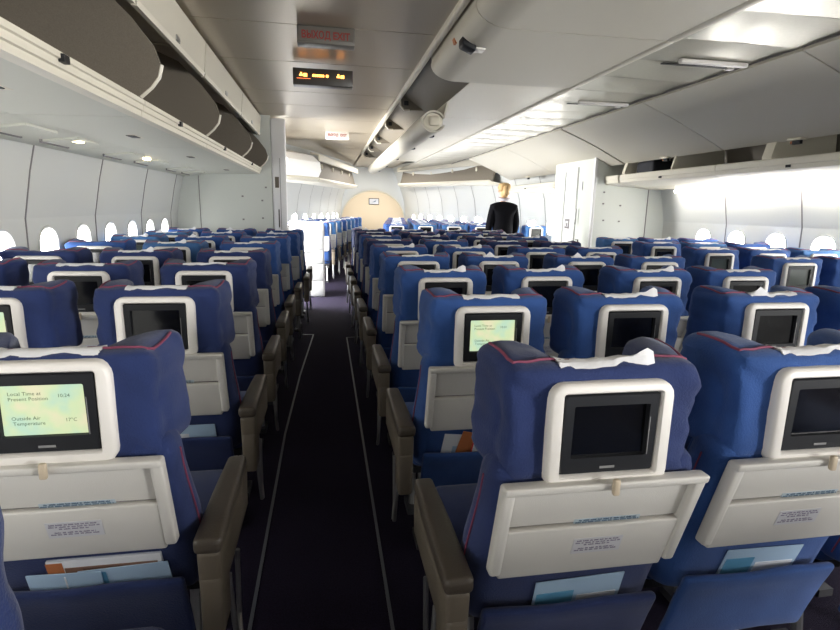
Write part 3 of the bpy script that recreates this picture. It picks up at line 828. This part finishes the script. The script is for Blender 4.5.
for k, (y, lab) in enumerate(((3.42, 'white vent bar beside a dark slot in the silver ceiling'), (4.88, 'slim vent bar farther along the silver ceiling'))):
    t = thing('ceiling_vent', lab, 'vent', (1.24, y, SIL))
    m = MB(); m.rbox((-.05, 0, -.012), (.50, .045, .03), .012, 'bezel', 2); obj('bar', m, t)
    m = MB(); m.box(-.36, .16, .09, .12, -.009, -.003, 'housing'); obj('slot', m, t)
    m = MB(); m.rbox((.15, .10, -.012), (.05, .045, .018), .006, 'bezel', 1); obj('clip', m, t)

# ------------------------------------------------------------------ white galley unit
t = thing('galley_unit', 'white storage unit with stacked panels left of the aisle', 'cabinet', (-1.66, 8.35, 0))
m = MB(); m.rbox((0, .26, .575), (.50, .50, 1.15), .015, 'white', 2); obj('body', m, t)
for z0, z1 in ((.02, .25), (.26, .51), (.52, .73), (.74, 1.13)):
    m = MB(); m.rbox((0, .0, (z0+z1)/2), (.47, .02, z1-z0), .008, 'white', 2); d = obj('panel_door', m, t)
    m = MB(); m.rbox((.0, -.012, z1-.035), (.12, .012, .016), .004, 'metal', 1); obj('handle', m, d)

# ------------------------------------------------------------------ printed matter in the seat pockets
def card(name, label, cat, x, y, z, w, h, d, tilt, mats, group=None, lean=.30, rotz=0):
    """a booklet standing in a pocket; mats = cover material and inset blocks (x0,x1,z0,z1,mat) in 0..1"""
    t = thing(name, label, cat, (x, y, z), group)
    t.rotation_euler = (math.atan(lean), tilt, rotz)
    m = MB(); m.rbox((0, 0, h/2), (w, d, h), min(.003, d*.45), mats[0], 1); obj('cover', m, t)
    for (a, b, c, e, mm) in mats[1:]:
        m = MB(); m.box(-w/2+w*a, -w/2+w*b, -d/2-.0012, -d/2+.0005, h*c, h*e, mm); obj('print', m, t)
    return t
# left nearest seat
sx, sy = -1.927, 1.12
card('magazine', 'curled magazine with brown cover in the left nearest seat pocket', 'magazine', sx+.04, sy+0.1620, .37, .25, .222, .010, .0, ['paper', (.0, .14, .02, .98, 'orange'), (.15, .96, .05, .9, 'brownp'), (.3, .7, .72, .88, 'housing')])
card('safety_card', 'blue safety card in front of the brown magazine', 'card', sx+.085, sy+0.1545, .37, .20, .190, .003, -.04, ['palebl', (.02, .3, .3, .95, 'bluep'), (.4, .98, .62, .7, 'bluep')])
card('paper_bag', 'crumpled pale blue sick bag in the left nearest seat pocket', 'bag', sx-.055, sy+0.1500, .37, .16, .186, .004, .03, ['palebl', (.5, .52, .1, .95, 'paper')])
# centre nearest
card('safety_card', 'blue and grey safety card below the navy blue centre seat tray', 'card', -.785, .908+0.1600, .37, .22, .205, .004, -.03, ['palebl', (.03, .45, .1, .8, 'bluep'), (.5, .95, .5, .7, 'paper')])
card('safety_card', 'pale blue card in the pocket at the lower right', 'card', -.275, .940+0.1600, .37, .22, .21, .004, .02, ['palebl', (.03, .4, .1, .85, 'bluep'), (.45, .95, .45, .75, 'paper')])
yy = .934+P
card('leaflet', 'white leaflet in the pocket under the lit centre screen', 'leaflet', -.915, yy+0.1630, .37, .10, .22, .003, .10, ['paper', (.4, .8, .4, .75, 'palebl')])
card('booklet', 'orange patterned booklet leaning beside the white leaflet', 'booklet', -.875, yy+0.1570, .37, .10, .23, .005, .22, ['orange', (.55, .62, .0, 1, 'brownp'), (.68, .95, .1, .9, 'tan')])
card('packet', 'small red and white packet beside the orange booklet', 'packet', -.83, yy+0.1490, .37, .05, .18, .006, .1, ['red', (.1, .9, .78, .98, 'paper')])
card('safety_card', 'pale safety card in the second row left aisle seat pocket', 'card', -1.90, 1.940+0.1600, .37, .20, .20, .004, .0, ['palebl', (.05, .5, .2, .8, 'paper')])

# ------------------------------------------------------------------ the person, seen from behind, in the right aisle
def skin_body(name, verts, edges, radii, mname, parent, sub=2):
    me = bpy.data.meshes.new(name); me.from_pydata(verts, edges, [])
    o = bpy.data.objects.new(name, me); COL.objects.link(o)
    md = o.modifiers.new('s', 'SKIN'); md.use_smooth_shade = True
    sv = me.skin_vertices[0].data
    for i, r in enumerate(radii): sv[i].radius = r if isinstance(r, tuple) else (r, r); sv[i].use_root = (i == 0)
    ms = o.modifiers.new('u', 'SUBSURF'); ms.levels = sub; ms.render_levels = sub
    bpy.context.view_layer.update()
    me2 = bpy.data.meshes.new_from_object(o.evaluated_get(bpy.context.evaluated_depsgraph_get()))
    bpy.data.objects.remove(o); bpy.data.meshes.remove(me)
    me2.name = name; me2.materials.clear(); me2.materials.append(M[mname])
    me2.polygons.foreach_set('use_smooth', [True]*len(me2.polygons))
    return link(name, me2, parent)
PX, PY = 1.40, 8.25
per = thing('person', 'person in a dark jacket with blond hair standing in the right aisle', 'person', (PX, PY, 0))
H = [(0, 0, .98), (0, .0, 1.15), (0, .0, 1.34), (0, .025, 1.49), (0, .035, 1.565), (0, .035, 1.64), (0, .04, 1.72), (0, .04, 1.775)]
vs = list(H); ed = [(i, i+1) for i in range(7)]; ra = [(.145, .11), (.125, .095), (.155, .10), (.05, .042), (.044, .044), (.07, .085), (.078, .095), (.05, .06)]
def add(p, frm, r): vs.append(p); ra.append(r); ed.append((frm, len(vs)-1)); return len(vs)-1
for s in (-1, 1):
    a = add((s*.175, -.01, 1.43), 2, .055); b = add((s*.222, -.01, 1.17), a, .045); c = add((s*.225, .10, .94), b, .034); d = add((s*.222, .13, .86), c, (.04, .022))
    # fingers
    for k, (dx, L, dy) in enumerate(((-.026, .062, .0), (-.009, .075, .0), (.009, .07, .0), (.025, .055, .0))):
        f1 = add((s*.222 + dx*.3, .135 + dx, .86-.02-L*.4), d, .009); add((s*.222 + dx*.3 - s*.012, .135 + dx + .012, .86-.02-L), f1, .008)
    t1 = add((s*.222 - s*.02, .165, .875), d, .011); add((s*.222 - s*.025, .185, .835), t1, .009)
    h = add((s*.09, .0, .88), 0, .085); k = add((s*.095, .02, .50), h, .055); an = add((s*.10, -.01, .10), k, .036); ft = add((s*.105, .0, .04), an, .04); add((s*.115, .15, .03), ft, (.04, .028))
skin_body('body', vs, ed, ra, 'skin', per)
# face: nose and ears turned forward, eyes, mouth
m = MB(); m.rbox((0, .138, 1.685), (.03, .035, .05), .012, 'skin', 2); m.rbox((0, .128, 1.645), (.05, .015, .014), .006, 'signred', 2)
for s in (-1, 1):
    m.rbox((s*.033, .124, 1.71), (.026, .016, .014), .006, 'housing', 2); m.rbox((s*.082, .035, 1.69), (.014, .035, .06), .006, 'skin', 2)
obj('face', m, per)
vs = [(0, 0, .93), (0, 0, 1.12), (0, -.005, 1.32), (0, -.01, 1.44), (0, .0, 1.53)]; ra = [(.19, .125), (.18, .112), (.19, .118), (.145, .10), (.085, .08)]; ed = [(0, 1), (1, 2), (2, 3), (3, 4)]
for s in (-1, 1):
    a = add((s*.175, -.01, 1.425), 3, .07); b = add((s*.222, -.01, 1.18), a, .06); add((s*.220, .085, .985), b, .052)
j = skin_body('jacket', vs, ed, ra, 'jacket', per); j['label'] = 'dark jacket'
vs = [(0, 0, .98), (0, 0, .80), (0, 0, .56)]; skin_body('skirt', vs, [(0, 1), (1, 2)], [(.165, .125), (.185, .15), (.17, .14)], 'jacket', per)
def hf(x, y, z):
    return (x + .006*noise.noise(Vector((x*40, y*40, z*30))), y, z)
m = MB(); m.rbox((0, .01, 1.735), (.20, .20, .15), .075, 'hair', 4, hf); m.rbox((0, -.085, 1.68), (.10, .09, .16), .042, 'hair', 4, hf); m.rbox((0.0, -.03, 1.64), (.12, .10, .12), .045, 'hair', 3, hf); obj('hair', m, per)
m = MB(); m.tube([(.085*math.cos(a), .01 + .075*math.sin(a), 1.560 + .012*math.sin(a)) for a in [2*math.pi*i/16 for i in range(17)]], .022, 'scarf', 8); obj('scarf', m, per)

# ------------------------------------------------------------------ light
w = bpy.data.worlds.new('sky'); SC.world = w; w.use_nodes = True
bg = w.node_tree.nodes['Background']; bg.inputs['Color'].default_value = (.85, .92, 1., 1); bg.inputs['Strength'].default_value = 2.0
def area(name, loc, rot, sx, sy, power, col=(1, 1, 1)):
    l = bpy.data.lights.new(name, 'AREA'); l.shape = 'RECTANGLE'; l.size = sx; l.size_y = sy; l.energy = power; l.color = col
    o = bpy.data.objects.new(name, l); COL.objects.link(o); o.location = loc; o.rotation_euler = rot; return o
R90 = math.pi/2
area('door_daylight_right', (3.45, 8.58, 1.15), (0, R90-.5, 0), 1.9, 1.0, 110, (1, .98, .94))
area('door_daylight_left', (-3.4, 8.2, 1.25), (0, -R90+.5, 0), 1.9, 1.2, 460, (1, .99, .97))
area('nose_cabin_lights', (.0, 12.5, 2.50), (0, 0, 0), .5, 5.5, 90, (1, .95, .88))
area('rear_fill_light', (3.3, -3.2, 1.68), (0, R90, 0), .8, 1.1, 390, (1, .98, .95))  # added lamp behind the camera, brightens the seat backs from the right

# ------------------------------------------------------------------ camera
f, yaw, pit, rol = 532.0, .1743, .1992, .0205
cy_, sy_ = math.cos(yaw), math.sin(yaw); cp, sp = math.cos(pit), math.sin(pit)
F = Vector((sy_*cp, cy_*cp, -sp)); Rr = Vector((cy_, -sy_, 0)); U = Rr.cross(F)
R2 = Rr*math.cos(rol) + U*math.sin(rol); U2 = U*math.cos(rol) - Rr*math.sin(rol)
cam = bpy.data.cameras.new('camera'); co = bpy.data.objects.new('camera', cam); COL.objects.link(co)
mx = Matrix((R2, U2, -F)).transposed().to_4x4(); mx.translation = Vector((-1.361, 0, 1.40)); co.matrix_world = mx
cam.sensor_fit = 'HORIZONTAL'; cam.sensor_width = 36; cam.lens = f*36/840; cam.clip_start = .05
SC.camera = co
vs_ = SC.view_settings; vs_.view_transform = 'Standard'; vs_.look = 'None'; vs_.gamma = 1; vs_.use_curve_mapping = False; vs_.exposure = .45
SC.cycles.use_denoising = True; SC.cycles.max_bounces = 8; SC.cycles.diffuse_bounces = 5; SC.cycles.glossy_bounces = 4
SC.cycles.sample_clamp_indirect = 6
